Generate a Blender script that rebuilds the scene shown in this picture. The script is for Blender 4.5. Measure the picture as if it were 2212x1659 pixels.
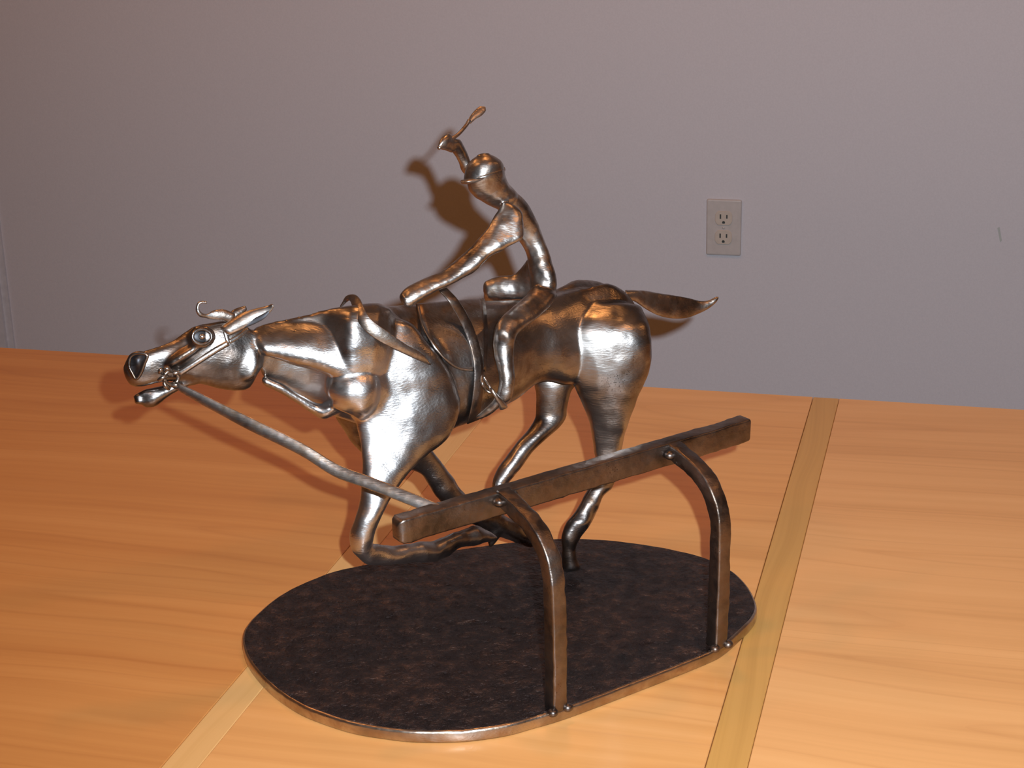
import bpy, bmesh, math, random
import numpy as np
from mathutils import Vector, Matrix
from mathutils.bvhtree import BVHTree
from mathutils import noise as mnoise

random.seed(4)
SC = bpy.context.scene
COL = SC.collection
for _o in list(bpy.data.objects):
    bpy.data.objects.remove(_o)

# ------------------------------------------------------------------ camera
# world: X along the back wall, Y towards it, Z up, Z = 0 is the table top
RR = np.array([0.96669912, 0.25481479, -0.02371156])
UU = np.array([-0.05953199, 0.31402161, 0.94754756])
FF = np.array([-0.24889507, 0.91458179, -0.31873405])
FPX, CX, CY = 3700.0, 1106.0, 829.5
CAM = np.array([0.0, 0.0, 1.155])          # in the build units of the sculpture; KS turns them into metres
KS = 0.80 / 1.155
cd = bpy.data.cameras.new('camera')
cam = bpy.data.objects.new('camera', cd)
COL.objects.link(cam)
cd.sensor_fit = 'HORIZONTAL'
cd.sensor_width = 36.0
cd.lens = 36.0 * FPX / 2212.0
cd.clip_start = 0.05
m = Matrix.Identity(4)
for i in range(3):
    m[i][0], m[i][1], m[i][2], m[i][3] = RR[i], UU[i], -FF[i], CAM[i] * KS
cam.matrix_world = m
SC.camera = cam

# ------------------------------------------------------------------ light
SC.view_settings.view_transform = 'Standard'
SC.view_settings.look = 'None'
SC.view_settings.gamma = 1.0
SC.view_settings.use_curve_mapping = False
SC.view_settings.exposure = 0.0
W = bpy.data.worlds.new('world')
SC.world = W
W.use_nodes = True
W.node_tree.nodes['Background'].inputs[0].default_value = (0.5, 0.4, 0.35, 1)
W.node_tree.nodes['Background'].inputs[1].default_value = 0.02


def light(name, kind, loc, target, power, color, **kw):
    d = bpy.data.lights.new(name, kind)
    d.energy = power
    d.color = color
    for k, val in kw.items():
        setattr(d, k, val)
    o = bpy.data.objects.new(name, d)
    COL.objects.link(o)
    o.location = loc
    dirv = Vector(target) - Vector(loc)
    o.rotation_euler = dirv.to_track_quat('-Z', 'Y').to_euler()
    return o


FLASH_W, LAMP_W = 192.0, 4.8
# the camera's flash, and the tungsten downlights of the room
FL = CAM * KS + RR * 0.062 + UU * 0.046
light('flash', 'SPOT', tuple(FL), tuple(FL + FF + RR * 0.15), FLASH_W, (0.82, 0.92, 1.0),
      spot_size=math.radians(96), spot_blend=1.0, shadow_soft_size=0.009)
for lx, ly in ((-1.5, 0.9), (0.6, 0.9), (-0.5, 2.0), (1.7, 1.9), (-1.9, 2.0), (-0.4, -0.9)):
    light('downlight', 'AREA', (lx, ly, 1.93), (lx, ly, 0), LAMP_W, (1.0, 0.41, 0.12),
          shape='DISK', size=0.16)

# ------------------------------------------------------------------ helpers
TH = math.radians(48.4)                      # heading of the sculpture on the table
UX = np.array([math.cos(TH), math.sin(TH), 0.0])
VX = np.array([-math.sin(TH), math.cos(TH), 0.0])
ZX = np.array([0.0, 0.0, 1.0])


def ray(x, y):
    return FF * FPX + RR * (x - CX) - UU * (y - CY)


def at(x, y, v):
    """point of the upright plane v = const (v: distance across the sculpture) seen at x, y"""
    d = ray(x, y)
    return CAM + d * ((v - CAM @ VX) / (d @ VX))


def on_z(x, y, z):
    d = ray(x, y)
    return CAM + d * ((z - CAM[2]) / d[2])


def on_y(x, y, Y):
    d = ray(x, y)
    return CAM * KS + d * (Y / d[1])


def uvz(u, v, z):
    return UX * u + VX * v + ZX * z


def put(name, verts, faces, mats, parent=None, smooth=True, mi=None):
    me = bpy.data.meshes.new(name)
    me.from_pydata([tuple(map(float, p)) for p in verts], [], faces)
    me.update()
    if not isinstance(mats, (list, tuple)):
        mats = [mats]
    for mt in mats:
        me.materials.append(mt)
    if mi is not None:
        me.polygons.foreach_set('material_index', mi)
    bm = bmesh.new()
    bm.from_mesh(me)
    bmesh.ops.recalc_face_normals(bm, faces=bm.faces)
    bm.to_mesh(me)
    bm.free()
    me.polygons.foreach_set('use_smooth', [smooth] * len(me.polygons))
    o = bpy.data.objects.new(name, me)
    COL.objects.link(o)
    if parent is not None:
        attach(o, parent)
    return o


def attach(o, parent):
    o.parent = parent
    o.matrix_parent_inverse = parent.matrix_world.inverted()


def tag(o, label=None, cat=None, kind=None, group=None):
    if label:
        o['label'] = label
    if cat:
        o['category'] = cat
    if kind:
        o['kind'] = kind
    if group:
        o['group'] = group
    return o


def empty(name, loc):
    o = bpy.data.objects.new(name, None)
    o.empty_display_size = 0.05
    COL.objects.link(o)
    o.location = loc
    o.matrix_world = Matrix.Translation(Vector(loc))
    return o


def crom(P, n=5, closed=False):
    """Catmull-Rom through rows of P"""
    P = np.asarray(P, float)
    N = len(P)
    out = []
    rng = range(N) if closed else range(N - 1)
    for i in rng:
        if closed:
            a, b, c, d = P[(i - 1) % N], P[i], P[(i + 1) % N], P[(i + 2) % N]
        else:
            b, c = P[i], P[i + 1]
            a = P[i - 1] if i > 0 else 2 * b - c
            d = P[i + 2] if i + 2 < N else 2 * c - b
        for k in range(n):
            t = k / n
            out.append(0.5 * ((2 * b) + (-a + c) * t + (2 * a - 5 * b + 4 * c - d) * t * t
                              + (-a + 3 * b - 3 * c + d) * t ** 3))
    if not closed:
        out.append(P[-1])
    return np.array(out)


def rings_mesh(rings, cap=True):
    verts, faces = [], []
    n = len(rings[0])
    for r in rings:
        verts += list(r)
    for i in range(len(rings) - 1):
        for j in range(n):
            k = (j + 1) % n
            faces.append((i * n + j, i * n + k, (i + 1) * n + k, (i + 1) * n + j))
    if cap:
        faces.append(tuple(range(n))[::-1])
        b = (len(rings) - 1) * n
        faces.append(tuple(b + j for j in range(n)))
    return verts, faces


def loft(st, n=24, sub=5, cap0=0.6, cap1=0.6, power=1.0, skew=0.0, tip=0.0):
    """body of elliptical sections. st rows: ax, ay, bx, by, v, ratio -
    the two sides of the limb as seen, its distance v and its thickness ratio;
    skew leans the section so that its fullest point lies nearer to side b (or a, when negative); tip turns it to face up (or down, when negative)."""
    rows = []
    for row in st:
        ax, ay, bx, by, v, ratio = row[:6]
        sk = row[6] if len(row) > 6 else skew
        C = at((ax + bx) / 2, (ay + by) / 2, v)
        w = (C - CAM) @ FF
        e1 = (RR * (ax - bx) - UU * (ay - by)) * (w / FPX / 2)
        vd = (C - CAM) / np.linalg.norm(C - CAM)
        e1 = e1 + vd * np.linalg.norm(e1) * tip
        rows.append(np.concatenate([C, e1, vd * np.linalg.norm(e1) * ratio + e1 * sk, [math.sqrt(1 + sk * sk)]]))
    R = crom(rows, sub)
    C, E1, E2 = R[:, :3], R[:, 3:6] / R[:, 9:], R[:, 6:9] / R[:, 9:]

    def caprings(i, j, amount):
        t = C[i] - C[j]
        t = t / (np.linalg.norm(t) + 1e-9)
        r = np.linalg.norm(E1[i]) * amount
        return [(C[i] + t * r * math.sin(a), E1[i] * math.cos(a), E2[i] * math.cos(a))
                for a in (0.35, 0.7, 1.05, 1.35, 1.52)]
    seq = [(C[i], E1[i], E2[i]) for i in range(len(C))]
    if cap0:
        seq = caprings(0, 1, cap0)[::-1] + seq
    if cap1:
        seq = seq + caprings(len(C) - 1, len(C) - 2, cap1)
    rings = []
    for c, e1, e2 in seq:
        rg = []
        for k in range(n):
            a = 2 * math.pi * k / n
            ca, sa = math.cos(a), math.sin(a)
            if power != 1.0:
                ca = math.copysign(abs(ca) ** power, ca)
                sa = math.copysign(abs(sa) ** power, sa)
            rg.append(c + e1 * ca + e2 * sa)
        rings.append(rg)
    return rings_mesh(rings)


def blob(px, py, v, rx, ry, rz, ang=0.0, n=16):
    """ellipsoid seen at px, py; rx, ry in pixels on screen (turned by ang), rz along the view"""
    C = at(px, py, v)
    w = (C - CAM) @ FF / FPX
    vd = (C - CAM) / np.linalg.norm(C - CAM)
    a = math.radians(ang)
    e1 = (RR * math.cos(a) + UU * math.sin(a)) * rx * w
    e2 = (-RR * math.sin(a) + UU * math.cos(a)) * ry * w
    rings = []
    for i in range(1, n):
        t = math.pi * i / n
        rings.append([C + vd * (-math.cos(t) * rz * w) + (e1 * math.cos(2 * math.pi * k / 20)
                      + e2 * math.sin(2 * math.pi * k / 20)) * math.sin(t) for k in range(20)])
    return rings_mesh(rings)


def merge(parts):
    V, F = [], []
    for v, f in parts:
        b = len(V)
        V += list(v)
        F += [tuple(i + b for i in q) for q in f]
    return V, F


def tube(P, r, n=12, sub=4, closed=False, flat=1.0, side=None, cap=True):
    """round (or flattened) rod along points; r a number or one per point"""
    P = np.asarray(P, float)
    rr = np.full(len(P), r, float) if np.isscalar(r) else np.asarray(r, float)
    Q = crom(np.column_stack([P, rr]), sub, closed)
    C, rad = Q[:, :3], Q[:, 3]
    N = len(C)
    rings = []
    nrm = None
    for i in range(N):
        t = (C[(i + 1) % N] - C[i - 1]) if closed else C[min(i + 1, N - 1)] - C[max(i - 1, 0)]
        t = t / np.linalg.norm(t)
        if side is not None:
            s = np.asarray(side(i, t) if callable(side) else side, float)
        elif nrm is None:
            s = np.array([0, 0, 1.0]) if abs(t[2]) < 0.9 else np.array([1.0, 0, 0])
        else:
            s = nrm
        s = s - t * (s @ t)
        s /= np.linalg.norm(s)
        nrm = s
        b = np.cross(t, s)
        rings.append([C[i] + rad[i] * (s * math.cos(2 * math.pi * k / n)
                      + b * flat * math.sin(2 * math.pi * k / n)) for k in range(n)])
    if closed:
        rings.append(rings[0])
        v, f = rings_mesh(rings, False)
        return v, f
    return rings_mesh(rings, cap)


def strip(A, B, thick, sub=5, toward=None):
    """flat bar between two edge curves A and B (3D points), with rounded edges"""
    A, B = np.asarray(A, float), np.asarray(B, float)
    Q = crom(np.hstack([A, B]), sub)
    rings = []
    for i in range(len(Q)):
        a, b = Q[i, :3], Q[i, 3:]
        j, k = min(i + 1, len(Q) - 1), max(i - 1, 0)
        t = (Q[j, :3] + Q[j, 3:]) - (Q[k, :3] + Q[k, 3:])
        wv = b - a
        nv = np.cross(t, wv)
        nv = nv / (np.linalg.norm(nv) + 1e-12) * thick / 2
        e = wv / (np.linalg.norm(wv) + 1e-12) * thick * 0.5
        rings.append([a + e + nv, a + nv * 0.3, a - nv * 0.3, a + e - nv,
                      b - e - nv, b - nv * 0.3, b + nv * 0.3, b - e + nv])
    return rings_mesh(rings)


def box(x0, x1, y0, y1, z0, z1):
    v = [(x, y, z) for x in (x0, x1) for y in (y0, y1) for z in (z0, z1)]
    f = [(0, 1, 3, 2), (4, 6, 7, 5), (0, 4, 5, 1), (2, 3, 7, 6), (0, 2, 6, 4), (1, 5, 7, 3)]
    return v, f


def bevel(o, w, seg=2):
    md = o.modifiers.new('bevel', 'BEVEL')
    md.width = w
    md.segments = seg
    md.limit_method = 'ANGLE'
    return bake(o)


def bake(o):
    dg = bpy.context.evaluated_depsgraph_get()
    me = bpy.data.meshes.new_from_object(o.evaluated_get(dg))
    o.modifiers.clear()
    old = o.data
    nm = old.name
    o.data = me
    bpy.data.meshes.remove(old)
    me.name = nm
    return o


def weld(o, voxel, smooth=6, factor=0.5, dents=(), grow=0.0, legs=None):
    """one continuous skin over overlapping pieces, then hammered"""
    md = o.modifiers.new('remesh', 'REMESH')
    md.mode = 'VOXEL'
    md.voxel_size = voxel
    md.use_smooth_shade = True
    if smooth:
        s = o.modifiers.new('smooth', 'SMOOTH')
        s.iterations = smooth
        s.factor = factor
    bake(o)
    me = o.data
    n = len(me.vertices)
    co = np.empty(n * 3)
    no = np.empty(n * 3)
    me.vertices.foreach_get('co', co)
    me.vertices.foreach_get('normal', no)
    co = co.reshape(-1, 3)
    no = no.reshape(-1, 3)
    if dents or grow:
        d = np.full(n, grow)
        for i in range(n):
            p = Vector(co[i])
            s = 0.0
            for scale, amp, kind in dents:
                if kind == 'n':
                    s += amp * mnoise.noise(p * scale)
                else:
                    s += amp * (min(mnoise.voronoi(p * scale)[0][0], 0.75) - 0.4)
            if legs:
                k = min(1.0, max(0.0, (legs[0] - p.z) / 0.05))
                if k:
                    s += k * legs[1] * (min(mnoise.voronoi(p * legs[2])[0][0], 0.8) - 0.4)
            d[i] += s
        co = co + no * d[:, None]
        me.vertices.foreach_set('co', co.ravel())
        me.update()
    me.polygons.foreach_set('use_smooth', [True] * len(me.polygons))
    return o


# ------------------------------------------------------------------ materials
def mat(name):
    m_ = bpy.data.materials.new(name)
    m_.use_nodes = True
    nt = m_.node_tree
    return m_, nt, nt.nodes['Principled BSDF']


def node(nt, kind, ins=None, **props):
    n_ = nt.nodes.new(kind)
    for k, v_ in props.items():
        setattr(n_, k, v_)
    for k, v_ in (ins or {}).items():
        if hasattr(v_, 'is_output') or isinstance(v_, bpy.types.NodeSocket):
            nt.links.new(v_, n_.inputs[k])
        else:
            n_.inputs[k].default_value = v_
    return n_


def srgb(r, g, b):
    f = lambda c: c / 12.92 if c <= 0.04045 else ((c + 0.055) / 1.055) ** 2.4
    return (f(r / 255), f(g / 255), f(b / 255), 1)


def ramp(nt, fac, stops):
    r_ = nt.nodes.new('ShaderNodeValToRGB')
    el = r_.color_ramp.elements
    while len(el) < len(stops):
        el.new(0.5)
    for e, (p, c) in zip(el, stops):
        e.position = p
        e.color = c
    nt.links.new(fac, r_.inputs[0])
    return r_.outputs[0]


def coords(nt, scale=(1, 1, 1), rot=(0, 0, 0)):
    scale = tuple(k / KS for k in scale)
    tc = nt.nodes.new('ShaderNodeTexCoord')
    mp = node(nt, 'ShaderNodeMapping', {'Vector': tc.outputs['Object'], 'Scale': scale, 'Rotation': rot})
    return mp.outputs[0]


def plain(name, col, rough=0.5, metal=0.0):
    m_, nt, b = mat(name)
    c = coords(nt)
    nz = node(nt, 'ShaderNodeTexNoise', {'Vector': c, 'Scale': 60.0, 'Detail': 4.0})
    k = ramp(nt, nz.outputs[0], [(0.3, tuple(x * 0.9 for x in col[:3]) + (1,)), (0.7, col)])
    nt.links.new(k, b.inputs['Base Color'])
    b.inputs['Roughness'].default_value = rough
    b.inputs['Metallic'].default_value = metal
    return m_


def steel(name, light_c, dark_c, warm_c, rough=(0.2, 0.38), patch=9.0, bump=0.25, dent=55.0, pit=0.40, painted_light=None):
    """forged and polished steel: brushed, pitted, with heat-tinted patches"""
    m_, nt, b = mat(name)
    c = coords(nt)
    n1 = node(nt, 'ShaderNodeTexNoise', {'Vector': c, 'Scale': patch, 'Detail': 5.0, 'Roughness': 0.6})
    n2 = node(nt, 'ShaderNodeTexNoise', {'Vector': c, 'Scale': patch * 2.3, 'Detail': 6.0, 'Roughness': 0.65, 'Distortion': 0.6})
    base = ramp(nt, n1.outputs[0], [(0.36, dark_c), (0.60, light_c)])
    wf = ramp(nt, n2.outputs[0], [(0.45, (0, 0, 0, 1)), (0.68, (1, 1, 1, 1))])
    mx = node(nt, 'ShaderNodeMix', data_type='RGBA')
    nt.links.new(wf, mx.inputs[0])
    nt.links.new(base, mx.inputs[6])
    mx.inputs[7].default_value = warm_c
    # small dark pits
    vo = node(nt, 'ShaderNodeTexNoise', {'Vector': c, 'Scale': 420.0, 'Detail': 2.0})
    pitm = node(nt, 'ShaderNodeTexNoise', {'Vector': c, 'Scale': 14.0, 'Detail': 2.0})
    pm = node(nt, 'ShaderNodeMath', {0: vo.outputs[0], 1: pitm.outputs[0]}, operation='MULTIPLY')
    pits = ramp(nt, pm.outputs[0], [(pit, (1, 1, 1, 1)), (pit + 0.05, (0.35, 0.33, 0.32, 1))])
    mul = node(nt, 'ShaderNodeMix', data_type='RGBA', blend_type='MULTIPLY')
    mul.inputs[0].default_value = 1.0
    nt.links.new(mx.outputs[2], mul.inputs[6])
    nt.links.new(pits, mul.inputs[7])
    top = mul.outputs[2]
    for centre, r0, r1, col in (painted_light or ()):
        # highlight (pale col) or shade (dark col) painted into the colour around this spot
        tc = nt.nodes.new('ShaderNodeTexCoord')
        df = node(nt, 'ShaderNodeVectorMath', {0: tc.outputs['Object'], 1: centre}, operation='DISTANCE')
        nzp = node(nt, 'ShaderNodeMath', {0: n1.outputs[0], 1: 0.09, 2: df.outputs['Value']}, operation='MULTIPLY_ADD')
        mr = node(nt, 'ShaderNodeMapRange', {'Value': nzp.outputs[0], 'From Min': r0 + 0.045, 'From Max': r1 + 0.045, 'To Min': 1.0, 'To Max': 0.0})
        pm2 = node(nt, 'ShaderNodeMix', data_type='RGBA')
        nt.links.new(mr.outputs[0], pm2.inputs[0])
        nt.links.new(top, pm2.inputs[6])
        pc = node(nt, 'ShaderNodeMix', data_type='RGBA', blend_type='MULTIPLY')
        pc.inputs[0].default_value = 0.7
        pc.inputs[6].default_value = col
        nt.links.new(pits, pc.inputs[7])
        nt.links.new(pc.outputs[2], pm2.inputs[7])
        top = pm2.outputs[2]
    nt.links.new(top, b.inputs['Base Color'])
    b.inputs['Metallic'].default_value = 1.0
    rg = node(nt, 'ShaderNodeMapRange', {'Value': n2.outputs[0], 'From Min': 0.3, 'From Max': 0.7,
                                         'To Min': rough[0], 'To Max': rough[1]})
    nt.links.new(rg.outputs[0], b.inputs['Roughness'])
    # hammer marks and grinding scratches
    v1 = node(nt, 'ShaderNodeTexVoronoi', {'Vector': c, 'Scale': dent}, feature='SMOOTH_F1')
    v1.inputs['Smoothness'].default_value = 0.35
    b1 = node(nt, 'ShaderNodeBump', {'Height': v1.outputs[0], 'Strength': bump, 'Distance': 0.006})
    sc_ = coords(nt, (60, 420, 420), (0, 0.3, TH))
    n3 = node(nt, 'ShaderNodeTexNoise', {'Vector': sc_, 'Scale': 1.0, 'Detail': 3.0})
    b2 = node(nt, 'ShaderNodeBump', {'Height': n3.outputs[0], 'Strength': 0.12, 'Distance': 0.002,
                                     'Normal': b1.outputs[0]})
    nt.links.new(b2.outputs[0], b.inputs['Normal'])
    return m_


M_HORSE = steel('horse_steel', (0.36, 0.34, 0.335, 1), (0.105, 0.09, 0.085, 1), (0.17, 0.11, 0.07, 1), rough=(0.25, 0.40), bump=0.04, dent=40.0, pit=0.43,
                painted_light=((tuple(at(796, 850, 1.985) * KS), 0.030, 0.085, (0.62, 0.60, 0.60, 1)), (tuple(at(506, 785, 2.03) * KS), 0.026, 0.048, (0.085, 0.065, 0.055, 1)), (tuple(at(625, 818, 2.03) * KS), 0.012, 0.034, (0.10, 0.10, 0.105, 1)), (tuple(at(800, 1130, 1.985) * KS), 0.05, 0.10, (0.55, 0.53, 0.53, 1)),  # painted in: flash highlight on shoulder and foreleg, shade on cheek and neck band
                        (tuple(at(1275, 740, 1.95) * KS), 0.03, 0.07, (0.50, 0.47, 0.45, 1)), (tuple(at(1310, 960, 1.98) * KS), 0.02, 0.06, (0.50, 0.47, 0.45, 1)), (tuple(at(640, 790, 2.02) * KS), 0.02, 0.06, (0.46, 0.44, 0.43, 1))))  # painted highlights on thigh, near hind leg and lower neck
M_RIDER = steel('rider_steel', (0.50, 0.475, 0.46, 1), (0.17, 0.15, 0.14, 1), (0.26, 0.18, 0.125, 1), rough=(0.29, 0.43), pit=0.45, patch=16.0, bump=0.06, dent=90.0)
M_TACK = steel('tack_steel', (0.52, 0.49, 0.475, 1), (0.30, 0.27, 0.25, 1), (0.28, 0.21, 0.155, 1), rough=(0.29, 0.40), patch=18.0, bump=0.03, dent=90.0, pit=0.6)
M_RAIL = steel('rail_steel', (0.23, 0.195, 0.18, 1), (0.095, 0.08, 0.073, 1), (0.20, 0.14, 0.10, 1), rough=(0.33, 0.46), patch=14.0, bump=0.10, dent=70.0)
M_SIDE = steel('plate_side_steel', (0.55, 0.48, 0.42, 1), (0.36, 0.30, 0.25, 1), (0.40, 0.29, 0.2, 1), rough=(0.25, 0.4), patch=20.0, bump=0.08)
M_DARK = plain('dark_recess', (0.05, 0.05, 0.055, 1), 0.45, 0.8)
M_SLATE = plain('slate_steel', (0.09, 0.09, 0.10, 1), 0.5, 1.0)


def plate_top():
    m_, nt, b = mat('plate_top_forged')
    c = coords(nt)
    n1 = node(nt, 'ShaderNodeTexNoise', {'Vector': c, 'Scale': 45.0, 'Detail': 7.0, 'Roughness': 0.7})
    n2 = node(nt, 'ShaderNodeTexNoise', {'Vector': c, 'Scale': 130.0, 'Detail': 4.0})
    k = ramp(nt, n1.outputs[0], [(0.3, srgb(34, 30, 32)), (0.52, srgb(62, 51, 49)), (0.72, srgb(112, 86, 74))])
    nt.links.new(k, b.inputs['Base Color'])
    b.inputs['Metallic'].default_value = 0.85
    b.inputs['Roughness'].default_value = 0.34
    ad = node(nt, 'ShaderNodeMath', {0: n1.outputs[0], 1: n2.outputs[0]}, operation='ADD')
    bp = node(nt, 'ShaderNodeBump', {'Height': ad.outputs[0], 'Strength': 0.9, 'Distance': 0.006})
    nt.links.new(bp.outputs[0], b.inputs['Normal'])
    return m_


M_PLATE = plate_top()


def maple(name, cols, rot, seed, fine=1.0, coat=0.18, lines=0.42):
    """oiled maple: long grain streaks with a few arched figures"""
    m_, nt, b = mat(name)
    tc = nt.nodes.new('ShaderNodeTexCoord')
    mp = node(nt, 'ShaderNodeMapping', {'Vector': tc.outputs['Object'], 'Rotation': (0, 0, rot), 'Location': (seed, seed * 0.7, 0)})
    wob = node(nt, 'ShaderNodeTexNoise', {'Vector': mp.outputs[0], 'Scale': 1.6, 'Detail': 2.0})
    w2 = node(nt, 'ShaderNodeVectorMath', {0: wob.outputs[1], 1: (0.0, 0.09, 0.0)}, operation='MULTIPLY')
    ad = node(nt, 'ShaderNodeVectorMath', {0: mp.outputs[0], 1: w2.outputs[0]}, operation='ADD')
    s1 = node(nt, 'ShaderNodeMapping', {'Vector': ad.outputs[0], 'Scale': (0.9, 16 * fine, 1)})
    g1 = node(nt, 'ShaderNodeTexNoise', {'Vector': s1.outputs[0], 'Scale': 1.0, 'Detail': 5.0, 'Roughness': 0.55})
    s2 = node(nt, 'ShaderNodeMapping', {'Vector': ad.outputs[0], 'Scale': (0.7, 70 * fine, 1)})
    g2 = node(nt, 'ShaderNodeTexNoise', {'Vector': s2.outputs[0], 'Scale': 1.0, 'Detail': 4.0, 'Roughness': 0.6})
    mixf = node(nt, 'ShaderNodeMix', {0: 0.38, 2: g1.outputs[0], 3: g2.outputs[0]}, data_type='FLOAT')
    k = ramp(nt, mixf.outputs[0], [(0.30, cols[0]), (0.50, cols[1]), (0.72, cols[2])])
    # thin darker growth lines
    s3 = node(nt, 'ShaderNodeMapping', {'Vector': ad.outputs[0], 'Scale': (0.35, 7.0 * fine, 1)})
    wv = node(nt, 'ShaderNodeTexNoise', {'Vector': s3.outputs[0], 'Scale': 1.0, 'Detail': 1.0})
    fr = node(nt, 'ShaderNodeMath', {0: wv.outputs[0], 1: 9.0}, operation='MULTIPLY')
    fr2 = node(nt, 'ShaderNodeMath', {0: fr.outputs[0]}, operation='FRACT')
    ln = ramp(nt, fr2.outputs[0], [(0.0, (0.80, 0.72, 0.66, 1)), (0.10, (1, 1, 1, 1)), (0.9, (1, 1, 1, 1)), (1.0, (0.88, 0.82, 0.78, 1))])
    mul = node(nt, 'ShaderNodeMix', data_type='RGBA', blend_type='MULTIPLY')
    mul.inputs[0].default_value = lines
    nt.links.new(k, mul.inputs[6])
    nt.links.new(ln, mul.inputs[7])
    nt.links.new(mul.outputs[2], b.inputs['Base Color'])
    b.inputs['Roughness'].default_value = 0.5
    b.inputs['Coat Weight'].default_value = coat
    b.inputs['Coat Roughness'].default_value = 0.16
    return m_


WOODS = [[(0.54, 0.225, 0.058, 1), (0.62, 0.28, 0.077, 1), (0.70, 0.34, 0.105, 1)],
         [(0.63, 0.30, 0.090, 1), (0.73, 0.37, 0.122, 1), (0.81, 0.44, 0.165, 1)],
         [(0.65, 0.33, 0.115, 1), (0.75, 0.40, 0.150, 1), (0.82, 0.46, 0.185, 1)]]
M_WOOD = [maple('maple_panel_%s' % nm, wd, 0.0, s) for nm, s, wd in (('west', 3.1, WOODS[0]), ('middle', 7.7, WOODS[1]), ('east', 12.9, WOODS[2]))]
M_INLAY = [maple('inlay_pale', [(0.64, 0.36, 0.12, 1), (0.72, 0.43, 0.16, 1), (0.76, 0.46, 0.18, 1)], math.pi / 2, 2.2, 3.0, 0.2, 0.0),
           maple('inlay_gold', [(0.50, 0.27, 0.065, 1), (0.58, 0.32, 0.085, 1), (0.64, 0.36, 0.10, 1)], math.pi / 2, 5.2, 3.0, 0.2, 0.1)]


def wall_paint():
    m_, nt, b = mat('wall_paint')
    c = coords(nt)
    nz = node(nt, 'ShaderNodeTexNoise', {'Vector': c, 'Scale': 220.0, 'Detail': 2.0})
    k = ramp(nt, nz.outputs[0], [(0.3, (0.53, 0.50, 0.535, 1)), (0.7, (0.56, 0.53, 0.565, 1))])
    nt.links.new(k, b.inputs['Base Color'])
    b.inputs['Roughness'].default_value = 0.75
    bp = node(nt, 'ShaderNodeBump', {'Height': nz.outputs[0], 'Strength': 0.06, 'Distance': 0.002})
    nt.links.new(bp.outputs[0], b.inputs['Normal'])
    return m_


M_WALL = wall_paint()
M_ROOM = plain('room_paint', (0.38, 0.36, 0.35, 1), 0.85)
M_CEIL = plain('ceiling_paint', (0.42, 0.40, 0.38, 1), 0.9)
M_FLOOR = plain('carpet', (0.16, 0.13, 0.11, 1), 0.95)
M_TRIM = plain('trim_paint', (0.55, 0.54, 0.585, 1), 0.5)
M_IVORY = plain('ivory_plastic', (0.49, 0.44, 0.425, 1), 0.4)
M_IVORY2 = plain('ivory_insert', (0.52, 0.44, 0.38, 1), 0.4)
M_SLOT = plain('slot_dark', (0.03, 0.035, 0.035, 1), 0.7)
M_SCREW = plain('screw_metal', (0.6, 0.58, 0.55, 1), 0.35, 1.0)

# ------------------------------------------------------------------ room
YW = 3.335                                   # back wall
XL, XR, YF, ZF, ZC = -2.9, 3.0, -2.6, -0.74, 1.98


def struct(name, geo, m_, label=None):
    o = put(name, geo[0], geo[1], m_, None, False)
    o['kind'] = 'structure'
    if label:
        o['label'] = label
    return o


struct('floor', box(XL, XR, YF, YW, ZF - 0.1, ZF), M_FLOOR, 'dark carpet floor under the table')
struct('ceiling', box(XL, XR, YF, YW, ZC, ZC + 0.1), M_CEIL, 'plain ceiling of the room')
struct('wall_back', box(XL - 0.1, XR + 0.1, YW, YW + 0.1, ZF - 0.1, ZC + 0.1), M_WALL, 'grey mauve painted wall behind the table')
struct('wall_left', box(XL - 0.1, XL, YF, YW, ZF - 0.1, ZC + 0.1), M_ROOM, 'plain wall beyond the table end')
struct('wall_right', box(XR, XR + 0.1, YF, YW, ZF - 0.1, ZC + 0.1), M_ROOM, 'plain wall on the outlet side')
struct('wall_front', box(XL - 0.1, XR + 0.1, YF - 0.1, YF, ZF - 0.1, ZC + 0.1), M_ROOM, 'plain wall facing the sculpture')
# stepped moulding at the far left of the back wall
e1 = on_y(20, 745, YW)[0]
e2 = on_y(33, 745, YW)[0]
tv, tf = merge([box(e1 - 0.09, e1, YW - 0.014, YW + 0.001, ZF, ZC), box(e1 - 0.004, e2, YW - 0.006, YW + 0.001, ZF, ZC)])
struct('trim_1', (tv, tf), M_TRIM, 'pale stepped moulding running up the wall beside the table end')
# scuff on the wall
sx = on_y(2158, 508, YW)
sv = [(sx[0] + dx, YW - 0.0004, sx[2] + dz) for dx, dz in ((-0.004, 0.014), (0.000, 0.016), (0.006, -0.010), (0.003, -0.014))] + \
     [(sx[0] + dx, YW + 0.001, sx[2] + dz) for dx, dz in ((-0.004, 0.014), (0.000, 0.016), (0.006, -0.010), (0.003, -0.014))]
struct('wall_scuff', (sv, [(0, 1, 2, 3), (7, 6, 5, 4), (0, 4, 5, 1), (1, 5, 6, 2), (2, 6, 7, 3), (3, 7, 4, 0)]),
       plain('scuff_grey', (0.41, 0.43, 0.42, 1), 0.8), 'small grey scuff of filler on the wall')

# ------------------------------------------------------------------ table
TX0, TX1, TY0, TY1, TT = -1.9, 1.7, 0.75, 3.3495 * KS, 0.036
table = tag(empty('table', (-0.1, 1.5, ZF)), 'long maple table with two contrasting inlaid strips under the horse sculpture', 'table')
XA0, XA1 = -0.9525 * KS, -0.9060 * KS                  # pale strip
XB0, XB1 = -0.2740 * KS, -0.2225 * KS                  # golden strip
GAP = 0.0005


def slab(name, x0, x1, m_, drop=0.0, label=None):
    o = put(name, *box(x0, x1, TY0, TY1, -TT, -drop), m_, table, False)
    if label:
        o['label'] = label
    return bevel(o, 0.0007, 1)


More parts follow.
